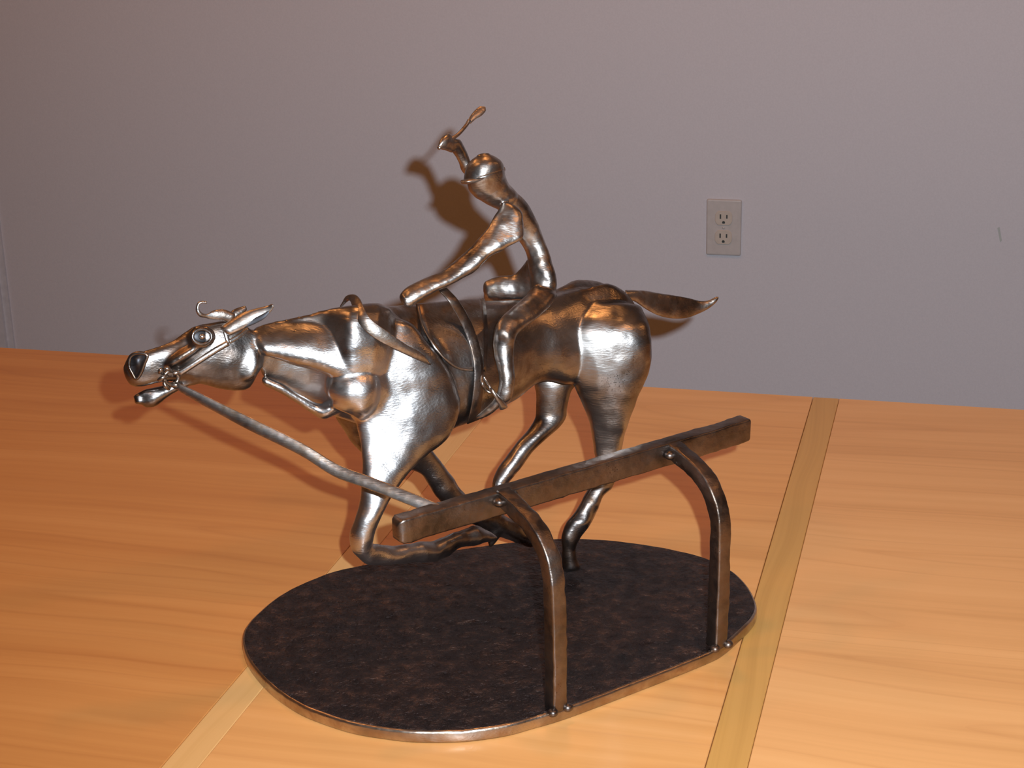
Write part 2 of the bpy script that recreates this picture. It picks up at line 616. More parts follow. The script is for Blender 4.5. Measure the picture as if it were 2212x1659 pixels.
slab('tabletop_panel', TX0, XA0 - GAP, M_WOOD[0])
slab('inlay_strip', XA0, XA1, M_INLAY[0], 0.0002, 'pale blond inlaid strip running under the oval plate')
slab('tabletop_panel', XA1 + GAP, XB0 - GAP * 1.6, M_WOOD[1])
slab('inlay_strip', XB0, XB1, M_INLAY[1], 0.0002, 'golden brown inlaid strip beside the oval plate')
slab('tabletop_panel', XB1 + GAP, TX1, M_WOOD[2])
put('table_apron', *merge([box(TX0 + 0.1, TX1 - 0.1, TY0 + 0.1, TY0 + 0.125, -TT - 0.09, -TT + 0.001),
                           box(TX0 + 0.1, TX1 - 0.1, TY1 - 0.125, TY1 - 0.1, -TT - 0.09, -TT + 0.001)]), M_WOOD[1], table, False)
for lx in (TX0 + 0.14, TX1 - 0.14):
    for ly in (TY0 + 0.14, TY1 - 0.14):
        rings = [[(lx + sx_ * r, ly + sy_ * r, z) for sx_, sy_ in ((-1, -1), (1, -1), (1, 1), (-1, 1))]
                 for z, r in ((ZF, 0.028), (-0.2, 0.04), (-TT + 0.001, 0.04))]
        put('table_leg', *rings_mesh(rings), M_WOOD[1], table, False)

# ------------------------------------------------------------------ wall outlet
oc = on_y(1564, 490.5, YW)
outlet = tag(empty('wall_outlet', (oc[0], YW, oc[2] - 0.057)), 'ivory two socket power outlet plate on the grey wall', 'outlet')
pl = put('cover_plate', *box(oc[0] - 0.035, oc[0] + 0.035, YW - 0.006, YW + 0.001, oc[2] - 0.0572, oc[2] + 0.0572), M_IVORY, outlet, False)
bevel(pl, 0.0035, 3)
for sgn in (1, -1):
    zc = oc[2] + sgn * 0.0195
    ring0 = []
    for k in range(40):
        a = 2 * math.pi * k / 40
        ring0.append((max(-0.0172, min(0.0172, 0.0175 * math.cos(a) * 1.06)), max(-0.0142, min(0.0142, 0.0175 * math.sin(a)))))
    rings = [[(oc[0] + x * s, y, zc + z * s) for x, z in ring0] for y, s in ((YW - 0.004, 1), (YW - 0.0072, 1), (YW - 0.0078, 0.95))]
    rc = put('receptacle', *rings_mesh(rings), M_IVORY2, outlet, False)
    for dx, hh in ((-0.0064, 0.0045), (0.0064, 0.0038)):
        put('slot', *box(oc[0] + dx - 0.0014, oc[0] + dx + 0.0014, YW - 0.0081, YW - 0.006, zc + 0.0035 - hh, zc + 0.0035 + hh), M_SLOT, rc, False)
    gr = [[(oc[0] + 0.003 * math.cos(2 * math.pi * k / 16), y, zc - 0.0085 + 0.003 * max(-0.75, math.sin(2 * math.pi * k / 16))) for k in range(16)]
          for y in (YW - 0.0081, YW - 0.006)]
    put('ground_hole', *rings_mesh(gr), M_SLOT, rc, False)
sr = [[(oc[0] + r * math.cos(2 * math.pi * k / 16), y, oc[2] + r * math.sin(2 * math.pi * k / 16)) for k in range(16)]
      for y, r in ((YW - 0.004, 0.0028), (YW - 0.0066, 0.0028), (YW - 0.0072, 0.0015))]
put('screw', *rings_mesh(sr), M_IVORY, outlet)

# ------------------------------------------------------------------ the sculpture
ZB = 0.018                                   # top of the oval plate
bc = uvz(1.25, 1.95, 0.0)
ART = tag(empty('racehorse_sculpture', tuple(bc * KS)),
          'forged steel racehorse with raised-arm jockey and track rail on an oval plate', 'sculpture')

outline = [(525, 1372), (545, 1336), (600, 1289), (660, 1257), (740, 1229), (870, 1205), (960, 1191), (1080, 1174),
           (1180, 1165), (1260, 1163), (1330, 1168), (1400, 1177), (1470, 1190), (1530, 1207), (1580, 1232), (1612, 1262),
           (1629, 1292), (1634, 1314), (1624, 1336), (1596, 1364), (1566, 1390), (1530, 1410), (1400, 1462), (1230, 1526), (1150, 1550), (1090, 1566),
           (1000, 1578), (900, 1579), (830, 1572), (760, 1560), (690, 1538), (640, 1516), (590, 1482), (556, 1448), (532, 1412)]
oc_ = crom([on_z(x, y, ZB)[:2] for x, y in outline], 6, True)
cen = oc_.mean(0)
nrm2 = np.roll(oc_, -1, 0) - np.roll(oc_, 1, 0)
nrm2 = np.column_stack([nrm2[:, 1], -nrm2[:, 0]])
nrm2 /= np.linalg.norm(nrm2, axis=1)[:, None]
if ((oc_ - cen) * nrm2).sum() < 0:
    nrm2 = -nrm2
wav = np.array([0.0009 * mnoise.noise(Vector((p[0] * 40, p[1] * 40, 3))) for p in oc_])
rings = []
for off, z in ((0.0, 0.0008), (0.0008, 0.003), (0.001, 0.0135), (0.0, 0.0165), (-0.0025, 0.018)):
    pts = oc_ + nrm2 * off
    rings.append([np.array([p[0], p[1], z + (wav[i] if z > 0.012 else 0)]) for i, p in enumerate(pts)])
# worked top surface as concentric rings
for s in np.linspace(0.985, 0.06, 34):
    rg = []
    for i, p in enumerate(oc_):
        q = cen + (p - nrm2[i] * 0.0025 - cen) * s
        v3 = Vector((q[0], q[1], 0))
        h = 0.0014 * mnoise.noise(v3 * 38) + 0.0012 * mnoise.noise(v3 * 90) + (wav[i] if s > 0.97 else 0)
        rg.append(np.array([q[0], q[1], ZB + h * min(1, (1 - s) * 12)]))
    rings.append(rg)
n_o = len(oc_)
vv, ff_ = rings_mesh(rings)
mi = [1 if i < 4 * n_o else 0 for i in range(len(ff_))]
mi[-2] = 1
put('base_plate', vv, ff_, [M_PLATE, M_SIDE], ART, True, mi)['label'] = 'dark pitted oval plate with a bright ground edge'

# ---- track rail
VR = 1.792


def bar_mesh(C, S, T, hs, ht, jit=0.0007, seed=0.0, cr=0.16):
    """square hammered bar: centres C, side axis S, top axis T, half sizes"""
    rings = []
    prof = []
    for a0, (sx_, sy_) in zip((0, 90, 180, 270), ((1, 1), (-1, 1), (-1, -1), (1, -1))):
        for da in (0, 30, 60, 90):
            a = math.radians(a0 + da)
            prof.append((sx_ * (1 - cr) + cr * math.cos(a), sy_ * (1 - cr) + cr * math.sin(a)))
    for i, c in enumerate(C):
        rg = []
        for k, (x, y) in enumerate(prof):
            p = c + S[i] * hs * x + T[i] * ht * y
            q = Vector(p) * 55 + Vector((seed, 0, 0))
            d = jit * (mnoise.noise(q) + 0.6 * mnoise.noise(q * 2.3))
            dirv = S[i] * x + T[i] * y
            rg.append(p + dirv / np.linalg.norm(dirv) * d)
        rings.append(rg)
    return rings


ruv = [(0.992, 0.2735), (1.05, 0.2745), (1.2, 0.276), (1.35, 0.2785), (1.5, 0.2805), (1.578, 0.2825)]
RC = crom([uvz(a, VR, z) for a, z in ruv], 14)
Sx = [-VX] * len(RC)
Tx = [ZX] * len(RC)
rr_ = bar_mesh(RC, Sx, Tx, 0.0125, 0.0172, 0.0012, 1.0, 0.2)
e0 = [np.mean(rr_[0], 0) + (np.array(p) - np.mean(rr_[0], 0)) * s - UX * d for s, d in ((0.45, 0.0075),) for p in rr_[0]]
e05 = [np.mean(rr_[0], 0) + (np.array(p) - np.mean(rr_[0], 0)) * 0.8 - UX * 0.005 for p in rr_[0]]
x1 = [np.mean(rr_[-1], 0) + (np.array(p) - np.mean(rr_[-1], 0)) * 0.9 + UX * 0.002 for p in rr_[-1]]
rail = put('top_rail', *rings_mesh([e0, e05] + rr_ + [x1]), M_RAIL, ART)


def post(uu, path, seed):
    P = crom([uvz(uu, v_, z_) for v_, z_ in path], 6)
    S, T = [], []
    for i in range(len(P)):
        t = P[min(i + 1, len(P) - 1)] - P[max(i - 1, 0)]
        t = t / np.linalg.norm(t)
        S.append(UX)
        T.append(np.cross(t, UX))
    return put('post', *rings_mesh(bar_mesh(P, S, T, 0.0112, 0.0118, 0.0014, seed, 0.30)), M_RAIL, ART)


pL = post(1.1478, [(1.6695, ZB), (1.667, 0.05), (1.666, 0.107), (1.667, 0.174), (1.669, 0.205), (1.678, 0.233), (1.696, 0.254), (1.72, 0.268), (1.75, 0.277), (1.785, 0.284)], 3.0)
pR = post(1.4371, [(1.682, ZB), (1.681, 0.06), (1.679, 0.11), (1.678, 0.17), (1.679, 0.21), (1.688, 0.237), (1.706, 0.2575), (1.73, 0.271), (1.76, 0.280), (1.79, 0.286)], 5.0)


def bead(p, r, parent, sq=0.8):
    c = np.asarray(p, float)
    rings = []
    for i in range(1, 8):
        t = math.pi * i / 8
        rings.append([c + np.array([r * math.sin(t) * math.cos(a), r * math.sin(t) * math.sin(a), r * sq * math.cos(t)])
                      for a in np.linspace(0, 2 * math.pi, 12, endpoint=False)])
    return put('weld_bead', *rings_mesh(rings), M_RAIL, parent)


for o_, uu, v0_ in ((pL, 1.1478, 1.669), (pR, 1.4371, 1.682)):
    bead(uvz(uu - 0.013, v0_ - 0.012, ZB + 0.002), 0.0075, o_)
    bead(uvz(uu + 0.012, v0_ - 0.011, ZB + 0.001), 0.0075, o_)
    bead(uvz(uu - 0.012, VR - 0.0165, 0.281), 0.0085, o_)
    bead(uvz(uu + 0.011, VR - 0.015, 0.286), 0.007, o_)

# ---- horse
V0 = 2.03
VN, VFAR = 1.992, 2.072


def hv(x, dv=0.0):
    """the neck bends away from the rail towards the muzzle"""
    return V0 + dv + 0.10 * min(1.0, max(0.0, (760 - x) / 490.0))


H = []
# neck: thin web, crest muscle, windpipe
H.append(loft([(556, 706, 575, 822, hv(556, .006), .18), (600, 694, 612, 846, hv(600, .010), .13), (650, 683, 655, 868, hv(650, .010), .13), (700, 672, 690, 888, hv(700, .008), .20), (760, 662, 740, 905, hv(760), .50), (820, 658, 790, 920, hv(820), .60)], cap0=.2, tip=-.34))
H.append(loft([(556, 706, 582, 770, hv(556), .9), (620, 691, 636, 786, hv(620), .88), (690, 675, 702, 806, hv(690), .84), (770, 660, 775, 840, hv(770), .72), (860, 660, 850, 890, hv(860), .64)], skew=.55))
H.append(loft([(573, 812, 571, 833, hv(572, -.004), 1.1), (612, 831, 607, 849, hv(612, -.008), 1.1), (650, 853, 643, 873, hv(650, -.010), 1.1), (690, 873, 684, 898, hv(690, -.010), 1.1), (716, 866, 704, 903, hv(722, -.010), 1.0), (745, 842, 738, 890, hv(760, -.006), .9)]))
# trunk
H.append(loft([(800, 660, 765, 900, V0, .50), (855, 660, 830, 965, V0, .48), (910, 660, 905, 968, V0, .52), (960, 656, 968, 932, V0, .60), (1020, 652, 1032, 904, V0, .70),
               (1095, 650, 1106, 866, V0, .72), (1160, 645, 1172, 822, V0, .70), (1215, 632, 1232, 830, V0, .66), (1270, 624, 1280, 812, V0, .62), (1340, 645, 1345, 790, V0, .55)], n=32, cap0=.35))
# croup: two ridges
H.append(loft([(1225, 636, 1238, 700, VN + .040, .35), (1268, 622, 1270, 710, VN + .036, .38), (1312, 613, 1305, 730, VN + .030, .40), (1360, 640, 1345, 755, VN + .022, .42), (1394, 705, 1370, 790, VN + .014, .45)]))
H.append(loft([(1200, 626, 1215, 740, VFAR - .018, .6), (1245, 606, 1255, 760, VFAR - .012, .62), (1300, 612, 1300, 760, VFAR - .012, .62), (1345, 640, 1340, 780, VFAR - .012, .6)]))
# near hind leg
H.append(loft([(1262, 655, 1385, 665, VN + .018, .42), (1236, 695, 1402, 705, VN - .002, .40), (1229, 735, 1407, 748, VN - .010, .42), (1232, 790, 1401, 802, VN - .012, .44), (1244, 840, 1377, 862, VN - .012, .48), (1270, 900, 1354, 925, VN - .008, .55), (1283, 960, 1342, 968, VN, .7),
               (1288, 1000, 1336, 1012, VN, .8), (1280, 1040, 1322, 1048, VN, .9), (1264, 1075, 1305, 1070, VN, .9), (1245, 1105, 1288, 1102, VN, .9), (1226, 1130, 1277, 1126, VN, .95), (1215, 1160, 1250, 1162, VN, 1.0), (1216, 1188, 1240, 1188, VN, 1.0)], n=28, cap0=.15, power=.8))
H.append(loft([(1216, 1185, 1240, 1182, VN, 1.0), (1215, 1205, 1246, 1205, VN, 1.1), (1216, 1232, 1254, 1228, VN, 1.1)], cap0=.4, cap1=.1))
# far hind leg
H.append(loft([(1165, 790, 1290, 790, VFAR, .45), (1155, 825, 1243, 834, VFAR, .45), (1157, 850, 1231, 857, VFAR, .5), (1159, 880, 1224, 884, VFAR, .55), (1156, 906, 1222, 904, VFAR, .6), (1142, 930, 1200, 930, VFAR, .8),
               (1122, 952, 1165, 962, VFAR, .9), (1098, 984, 1137, 992, VFAR, .9), (1073, 1022, 1114, 1024, VFAR, .9), (1061, 1056, 1092, 1056, VFAR, .9), (1056, 1090, 1082, 1092, VFAR, .95), (1054, 1118, 1080, 1122, VFAR, 1.0), (1053, 1145, 1082, 1148, VFAR, 1.0), (1055, 1165, 1074, 1168, VFAR, 1.0), (1056, 1180, 1063, 1181, VFAR, 1.0)], cap0=.3))
# near foreleg: shoulder blade, point of shoulder, forearm column, knee, cannon folded back
H.append(loft([(800, 690, 900, 712, VN + .024, .44, -.3), (766, 755, 950, 770, VN + .014, .46, -.55), (754, 810, 985, 825, VN + .006, .48, -.8), (762, 870, 994, 885, VN - .002, .48, -.85), (773, 920, 968, 945, VN - .008, .50, -.85), (780, 968, 922, 985, VN - .012, .54, -.75), (783, 1005, 886, 1018, VN - .017, .55, -.6),
               (781, 1045, 860, 1052, VN - .021, .6, -.3), (775, 1090, 838, 1085, VN - .024, .75), (765, 1124, 820, 1122, VN - .028, .85), (755, 1156, 808, 1160, VN - .028, .9), (760, 1190, 806, 1170, VN - .028, .9), (786, 1215, 806, 1176, VN - .027, .9), (822, 1219, 832, 1180, VN - .025, .9),
               (865, 1216, 872, 1179, VN - .021, .9), (905, 1215, 914, 1172, VN - .015, .9), (943, 1214, 944, 1167, VN - .010, .95), (966, 1202, 964, 1160, VN - .006, .95), (992, 1183, 988, 1149, VN - .003, .9), (1014, 1176, 1010, 1142, VN, .85)], n=28, cap0=.3, cap1=.3))
H.append(loft([(1010, 1178, 1008, 1144, VN, .9), (1036, 1176, 1030, 1136, VN, .9), (1060, 1170, 1052, 1146, VN, .9), (1076, 1164, 1072, 1157, VN, .9)], cap1=.2))
# far foreleg and far shoulder
H.append(loft([(730, 850, 860, 820, VFAR - .005, .5), (724, 900, 880, 930, VFAR, .45), (790, 985, 905, 930, VFAR, .5), (868, 1010, 930, 968, VFAR, .6), (905, 1022, 948, 992, VFAR, .8), (932, 1056, 972, 1026, VFAR, .85), (958, 1092, 998, 1062, VFAR, .85), (988, 1112, 1016, 1080, VFAR, .9), (1030, 1135, 1050, 1098, VFAR, .9),
               (1070, 1153, 1088, 1114, VFAR, .9), (1108, 1168, 1122, 1130, VFAR, .9), (1144, 1180, 1156, 1146, VFAR, .9)]))
# breast
H.append(loft([(738, 800, 716, 862, VN + .022, .8), (770, 800, 745, 880, VN + .008, .7), (800, 800, 775, 900, VN, .6)]))
H.append(loft([(742, 846, 722, 880, VN + .016, .9), (772, 835, 748, 892, VN + .008, .8), (800, 850, 772, 905, VN + .004, .8)]))
# head
H.append(loft([(268, 790, 285, 834, hv(268), .62), (282, 764, 297, 836, hv(282), .62), (312, 759, 318, 832, hv(312), .60), (342, 750, 345, 824, hv(342), .55), (377, 732, 386, 820, hv(377), .55), (413, 708, 425, 826, hv(413), .54), (445, 700, 465, 836, hv(445), .52), (487, 694, 502, 843, hv(487), .48), (522, 700, 538, 838, hv(522), .42), (545, 712, 560, 800, hv(545), .42)], n=28, cap0=.25, cap1=.3, skew=-.55))
H.append(loft([(425, 800, 428, 829, hv(425), .8), (385, 820, 392, 840, hv(385), .8), (354, 834, 362, 856, hv(352), .9), (326, 843, 337, 877, hv(322), 1.0), (309, 852, 314, 882, hv(303), 1.0)], cap1=.35))
H.append(blob(298, 868, hv(298), 9, 7, 12, 10))
H.append(loft([(340, 838, 352, 848, hv(340), 1.2), (312, 842, 318, 855, hv(312), 1.3), (288, 853, 292, 862, hv(288), 1.2)]))    # tongue
H.append(blob(524, 772, hv(524, -.006), 34, 50, 8, 18))     # cheek plate
H.append(blob(437, 727, hv(437, -.016), 30, 25, 14, -10))       # brow boss
H.append(blob(400, 765, hv(400, -.014), 50, 9, 10, 32))         # cheek ridge
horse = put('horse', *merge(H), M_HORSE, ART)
weld(horse, 0.0026, 14, 0.5, ((22, 0.0020, 'n'), (52, 0.0007, 'n'), (42, 0.0008, 'v')), legs=(0.21, 0.0046, 34), grow=0.0010)
horse['label'] = 'galloping steel horse stretched out low with open mouth'
dg = bpy.context.evaluated_depsgraph_get()
bvh = BVHTree.FromPolygons([v_.co[:] for v_ in horse.data.vertices], [p_.vertices[:] for p_ in horse.data.polygons])


def skin(x, y, off, fallback=V0 - 0.05):
    """point on the horse's skin met by the line of sight, lifted by off"""
    d = ray(x, y)
    d = d / np.linalg.norm(d)
    hit = bvh.ray_cast(Vector(CAM), Vector(d))
    if hit[0] is None:
        return at(x, y, fallback)
    return np.array(hit[0]) + np.array(hit[1]) * off


def sm(P, k=2):
    P = np.array(P)
    for _ in range(k):
        Q = P.copy()
        Q[1:-1] = (P[:-2] + 2 * P[1:-1] + P[2:]) / 4
        P = Q
    return P


def loop3(P):
    return sm(P, 1)


# eye: socket ring and ball
ec = skin(437, 727, 0.002)
vd = (CAM - ec) / np.linalg.norm(CAM - ec)
w1 = (ec - CAM) @ FF / FPX
side = VX * -1
en = -VX * 0.9 + ZX * 0.25 - UX * 0.1
en /= np.linalg.norm(en)
ea = RR - en * (RR @ en)
ea /= np.linalg.norm(ea)
eb = np.cross(en, ea)
eye = put('eye', *tube([ec + ea * 21 * w1 * math.cos(a) + eb * 16 * w1 * math.sin(a) for a in np.linspace(0, 2 * math.pi, 16, endpoint=False)], 4.2 * w1, 10, 3, True), M_HORSE, horse)
eye['label'] = 'round ringed eye of the horse'
rb = []
for i in range(0, 9):
    t = math.pi / 2 * i / 8
    rr0 = math.cos(t) if i < 8 else 0.02
    rb.append([ec - en * 0.002 + ea * 19 * w1 * rr0 * math.cos(a) + eb * 14 * w1 * rr0 * math.sin(a) + en * (0.0022 * math.sin(t)) for a in np.linspace(0, 2 * math.pi, 24, endpoint=False)])
put('eye_socket', *rings_mesh(rb), M_DARK, horse)
rb = []
for i in range(0, 9):
    t = math.pi / 2 * i / 8
    rr0 = math.cos(t) if i < 8 else 0.02
    rb.append([ec + ea * 8 * w1 * rr0 * math.cos(a) + eb * 7 * w1 * rr0 * math.sin(a) + en * (0.0052 * math.sin(t)) for a in np.linspace(0, 2 * math.pi, 20, endpoint=False)])
put('pupil', *rings_mesh(rb), M_TACK, horse)

# nostril: flared dark funnel with a thick rim
nc = at(297, 787, hv(297, -0.023))
wn = (nc - CAM) @ FF / FPX
nn = -VX * 0.75 - UX * 0.62 + ZX * 0.1
nn /= np.linalg.norm(nn)
rimp = [(318, 768), (312, 785), (304, 806), (294, 818), (286, 806), (279, 790), (281, 772), (292, 764), (306, 763)]
rim3 = []
for x, y in rimp:
    d = ray(x, y)
    rim3.append(CAM + d * (((nc - CAM) @ nn) / (d @ nn)))
put('nostril_rim', *tube(rim3, 4.2 * wn, 10, 4, True), M_HORSE, horse)
rimc = np.mean(rim3, 0)
rq = crom(rim3, 3, True)
fun = [[p + (rimc - p) * s - nn * dpt for p in rq] for s, dpt in ((0.0, -0.001), (0.25, 0.003), (0.6, 0.006), (0.95, 0.007))]
put('nostril', *rings_mesh(fun, True), M_SLATE, horse)


# ears and forelock
def leaf(rows, th, cup, name, m_, parent, v):
    """cupped leaf: rows of upper edge, lower edge pixels"""
    A, B = [], []
    verts = []
    nn_ = 7
    R_ = crom([(ax, ay, bx, by, dv) for ax, ay, bx, by, dv in rows], 5)
    front, back = [], []
    for ax, ay, bx, by, dv in R_:
        a_, b_ = at(ax, ay, v + dv), at(bx, by, v + dv)
        wd = np.linalg.norm(b_ - a_)
        for k in range(nn_):
            s = k / (nn_ - 1)
            bulge = cup * wd * math.sin(math.pi * s)
            p = a_ + (b_ - a_) * s
            front.append(p - VX * bulge)
            back.append(p - VX * (bulge - th))
    n_r = len(R_)
    faces = []
    off = n_r * nn_
    for i in range(n_r - 1):
        for k in range(nn_ - 1):
            q = (i * nn_ + k, i * nn_ + k + 1, (i + 1) * nn_ + k + 1, (i + 1) * nn_ + k)
            faces.append(q)
            faces.append(tuple(off + j for j in q[::-1]))
        for k in (0, nn_ - 1):
            a_, b_ = i * nn_ + k, (i + 1) * nn_ + k
            faces.append((a_, b_, off + b_, off + a_))
    for i in (0, n_r - 1):
        for k in range(nn_ - 1):
            a_, b_ = i * nn_ + k, i * nn_ + k + 1
            faces.append((a_, b_, off + b_, off + a_))
    return put(name, front + back, faces, m_, parent)


ear = put('ear', *loft([(478, 704, 500, 724, hv(478, -.022), .7), (500, 690, 520, 714, hv(500, -.024), .55), (525, 675, 545, 702, hv(525, -.026), .45), (550, 667, 566, 689, hv(550, -.028), .4), (575, 661, 583, 676, hv(575, -.03), .45), (586, 657, 591, 664, hv(586, -.032), .7)], cap0=.4), M_TACK, horse)
put('ear_hollow', *loft([(515, 700, 524, 710, hv(515, -.0265), .35), (540, 691, 550, 700, hv(540, -.030), .3), (564, 680, 570, 689, hv(564, -.033), .3), (578, 672, 581, 677, hv(578, -.034), .3)], cap0=.3), M_SLATE, horse)
put('ear', *loft([(488, 690, 500, 698, hv(488, +.022), .7), (500, 672, 512, 686, hv(500, +.024), .6), (516, 664, 524, 678, hv(516, +.026), .55), (528, 661, 532, 671, hv(528, +.028), .7)], cap0=.4), M_HORSE, horse)
put('forelock', *loft([(506, 676, 494, 698, hv(506, +.004), .6), (482, 668, 476, 692, hv(482, +.002), .45), (460, 671, 456, 690, hv(460), .45), (448, 678, 444, 687, hv(448, -.002), .7), (437, 676, 431, 684, hv(437, -.004), .8), (431, 668, 423, 672, hv(431, -.004), .8),
                       (431, 659, 425, 657, hv(431, -.004), .8), (437, 655, 434, 650, hv(437, -.004), .8), (446, 656, 446, 651, hv(446, -.004), .8)], n=14, cap0=.5), M_RIDER, horse)['label'] = 'curled forelock between the ears'
# tail: folded sheet with an upturned tip
put('tail', *loft([(1352, 626, 1358, 648, V0, .8), (1375, 627, 1372, 652, V0, .7), (1395, 628, 1397, 669, V0, .38), (1422, 633, 1424, 682, V0, .3), (1455, 638, 1452, 688, V0, .28), (1488, 644, 1482, 687, V0, .28), (1512, 650, 1508, 678, V0, .35), (1530, 649, 1530, 667, V0 - .004, .5), (1545, 642, 1546, 654, V0 - .008, .6), (1551, 641, 1552, 645, V0 - .01, .7)], cap0=.4, cap1=.3), M_RIDER, horse)['label'] = 'short flattened tail streaming back with an upturned tip'

# ---- tack
hs = horse


def bar_px(name, up, lo, off, th, m_=None, parent=None, onskin=True, v=None, tilt=0.0, wide=1.0):
    """flat bar given by its two edges in view; follows the skin or a distance v per point"""
    if onskin:
        A = sm([skin(x, y, off) for x, y in up], 2)
        B = sm([skin(x, y, off) for x, y in lo], 2)
    else:
        A, B = [], []
        for i, ((ax, ay), (bx, by)) in enumerate(zip(up, lo)):
            C = at((ax + bx) / 2, (ay + by) / 2, v[i])
            e = (RR * (ax - bx) - UU * (ay - by)) * (wide * ((C - CAM) @ FF) / FPX / 2) + FF * (tilt[i] if isinstance(tilt, list) else tilt)
            A.append(C + e)
            B.append(C - e)
    return put(name, *strip(A, B, th), m_ or M_TACK, parent or horse)


bar_px('cheek_strap', [(382, 798), (409, 782), (436, 765), (464, 748), (489, 735)], [(389, 808), (415, 793), (443, 776), (471, 759), (495, 746)], 0.006, 0.005)
bar_px('browband', [(478, 708), (482, 720), (485, 732), (488, 743)], [(489, 706), (492, 718), (494, 730), (497, 741)], 0.003, 0.003)
bar_px('headstall', [(492, 734), (508, 727), (522, 718), (532, 708)], [(497, 743), (513, 735), (527, 726), (538, 714)], 0.002, 0.003)
# bit: ring and the twisted knot of cheek pieces
bcn = skin(370, 812, 0.006)
wb = (bcn - CAM) @ FF / FPX


def bp(x, y, dv=0.0):
    return at(x, y, (bcn @ VX) + dv)


bit = put('bit_ring', *tube([bp(370 + 15 * math.cos(a), 816 + 15 * math.sin(a)) for a in np.linspace(0, 2 * math.pi, 14, endpoint=False)], 4.6 * wb, 10, 3, True), M_TACK, horse)
put('bit_knot', *merge([tube([bp(342, 822, -.002), (bp(352, 815, -.006)), bp(362, 812, -.004)], [4 * wb, 5.5 * wb, 4 * wb], 10),
                        tube([bp(345, 806, -.002), bp(347, 798, -.004), bp(352, 806, -.002)], [3.5 * wb, 4.5 * wb, 3.5 * wb], 10),
                        tube([bp(354, 797, -.003), bp(362, 796, -.006), bp(370, 801, -.003)], [4 * wb, 5.5 * wb, 4 * wb], 10),
                        tube([bp(374, 806, -.003), bp(382, 805, -.005), bp(388, 800, -.002)], [4.5 * wb, 5 * wb, 3.5 * wb], 10),
                        tube([bp(354, 825, -.002), bp(358, 834, -.004), bp(366, 840, -.002)], [4 * wb, 5 * wb, 4 * wb], 10),
                        tube([bp(372, 832, -.003), bp(382, 831, -.006), bp(392, 828, -.003)], [5 * wb, 6 * wb, 4 * wb], 10)]), M_TACK, horse)
# rein stretched from the bit down to the rail
vb = bcn @ VX
rein_u = [(380, 826), (436, 853), (473, 871), (545, 906), (654, 960), (727, 1004), (800, 1032), (870, 1059), (922, 1080), (962, 1097)]
rein_l = [(374, 836), (430, 869), (467, 889), (538, 927), (648, 981), (720, 1026), (792, 1053), (862, 1080), (912, 1100), (948, 1113)]
vs = [vb - .004 + (VR + .004 - vb) * ((x - 377) / (955 - 377)) for x, _ in rein_u]
bar_px('rein', rein_u, rein_l, 0, 0.0022, v=vs, onskin=False, tilt=[-.0014, -.0014, -.0013, -.001, -.0004, .0004, .0009, .0011, .0006, .0004], wide=1.2)['label'] = 'long taut rein running from the bit down to the rail'
# loose rein loop thrown over the neck
lu = [(737, 658), (748, 640), (766, 637), (778, 648), (786, 668), (803, 692), (834, 715), (874, 743), (911, 764), (931, 787)]
ll = [(734, 667), (750, 651), (757, 650), (762, 662), (769, 685), (788, 712), (822, 737), (866, 759), (904, 777), (925, 787)]
lv = [V0 + .035, V0 + .028, V0 + .012, V0 - .008, V0 - .03, V0 - .045, V0 - .056, V0 - .063, V0 - .066, V0 - .066]
bar_px('rein', lu, ll, 0, 0.002, v=lv, onskin=False, tilt=0.0, wide=1.1)['label'] = 'loose end of the other rein looped over the neck'

# saddle flap: a raised sheet lying on the flank
top = [(901, 664), (925, 660), (960, 655), (1000, 652), (1045, 652)]
rows = []
for s in np.linspace(0, 1, 14):
    # left edge follows the rounded outline, right edge runs down under the rider's leg
    lx = np.interp(s, [0, .12, .3, .5, .7, .85, 1], [901, 903, 911, 926, 948, 972, 1000])
    ly = np.interp(s, [0, .12, .3, .5, .7, .85, 1], [664, 685, 712, 745, 772, 789, 800])
    rx = np.interp(s, [0, .5, 1], [1046, 1052, 1046])
    ry = np.interp(s, [0, .5, 1], [652, 720, 802])
    rows.append([(lx + (rx - lx) * t, ly + (ry - ly) * t) for t in np.linspace(0, 1, 12)])
fr, bk = [], []
for rw in rows:
    f_ = sm([skin(x, y, 0.0045) for x, y in rw], 2)
    fr.append(f_)
fr = np.array(fr)
for _ in range(2):
    q = fr.copy()
    q[1:-1] = (fr[:-2] + 2 * fr[1:-1] + fr[2:]) / 4
    fr = q
nr, ncn = fr.shape[:2]
vts = list(fr.reshape(-1, 3)) + list((fr + VX * 0.006).reshape(-1, 3))
fcs = []
for i in range(nr - 1):
    for k in range(ncn - 1):
        q = (i * ncn + k, i * ncn + k + 1, (i + 1) * ncn + k + 1, (i + 1) * ncn + k)
        fcs += [q, tuple(nr * ncn + j for j in q[::-1])]
loop = [k for k in range(ncn)] + [i * ncn + ncn - 1 for i in range(1, nr)] + [(nr - 1) * ncn + k for k in range(ncn - 2, -1, -1)] + [i * ncn for i in range(nr - 2, 0, -1)]
for i, a_ in enumerate(loop):
    b_ = loop[(i + 1) % len(loop)]
    fcs.append((a_, b_, b_ + nr * ncn, a_ + nr * ncn))
put('saddle_flap', vts, fcs, M_HORSE, horse)['label'] = 'rounded saddle flap lying on the flank'
edge = sm([skin(x, y, 0.005) for x, y in ((901, 666), (904, 690), (912, 716), (928, 747), (952, 776), (977, 793), (998, 799), (1018, 799))], 1)
put('saddle_edge', *tube(edge, 0.0019, 8, 4), M_TACK, horse)
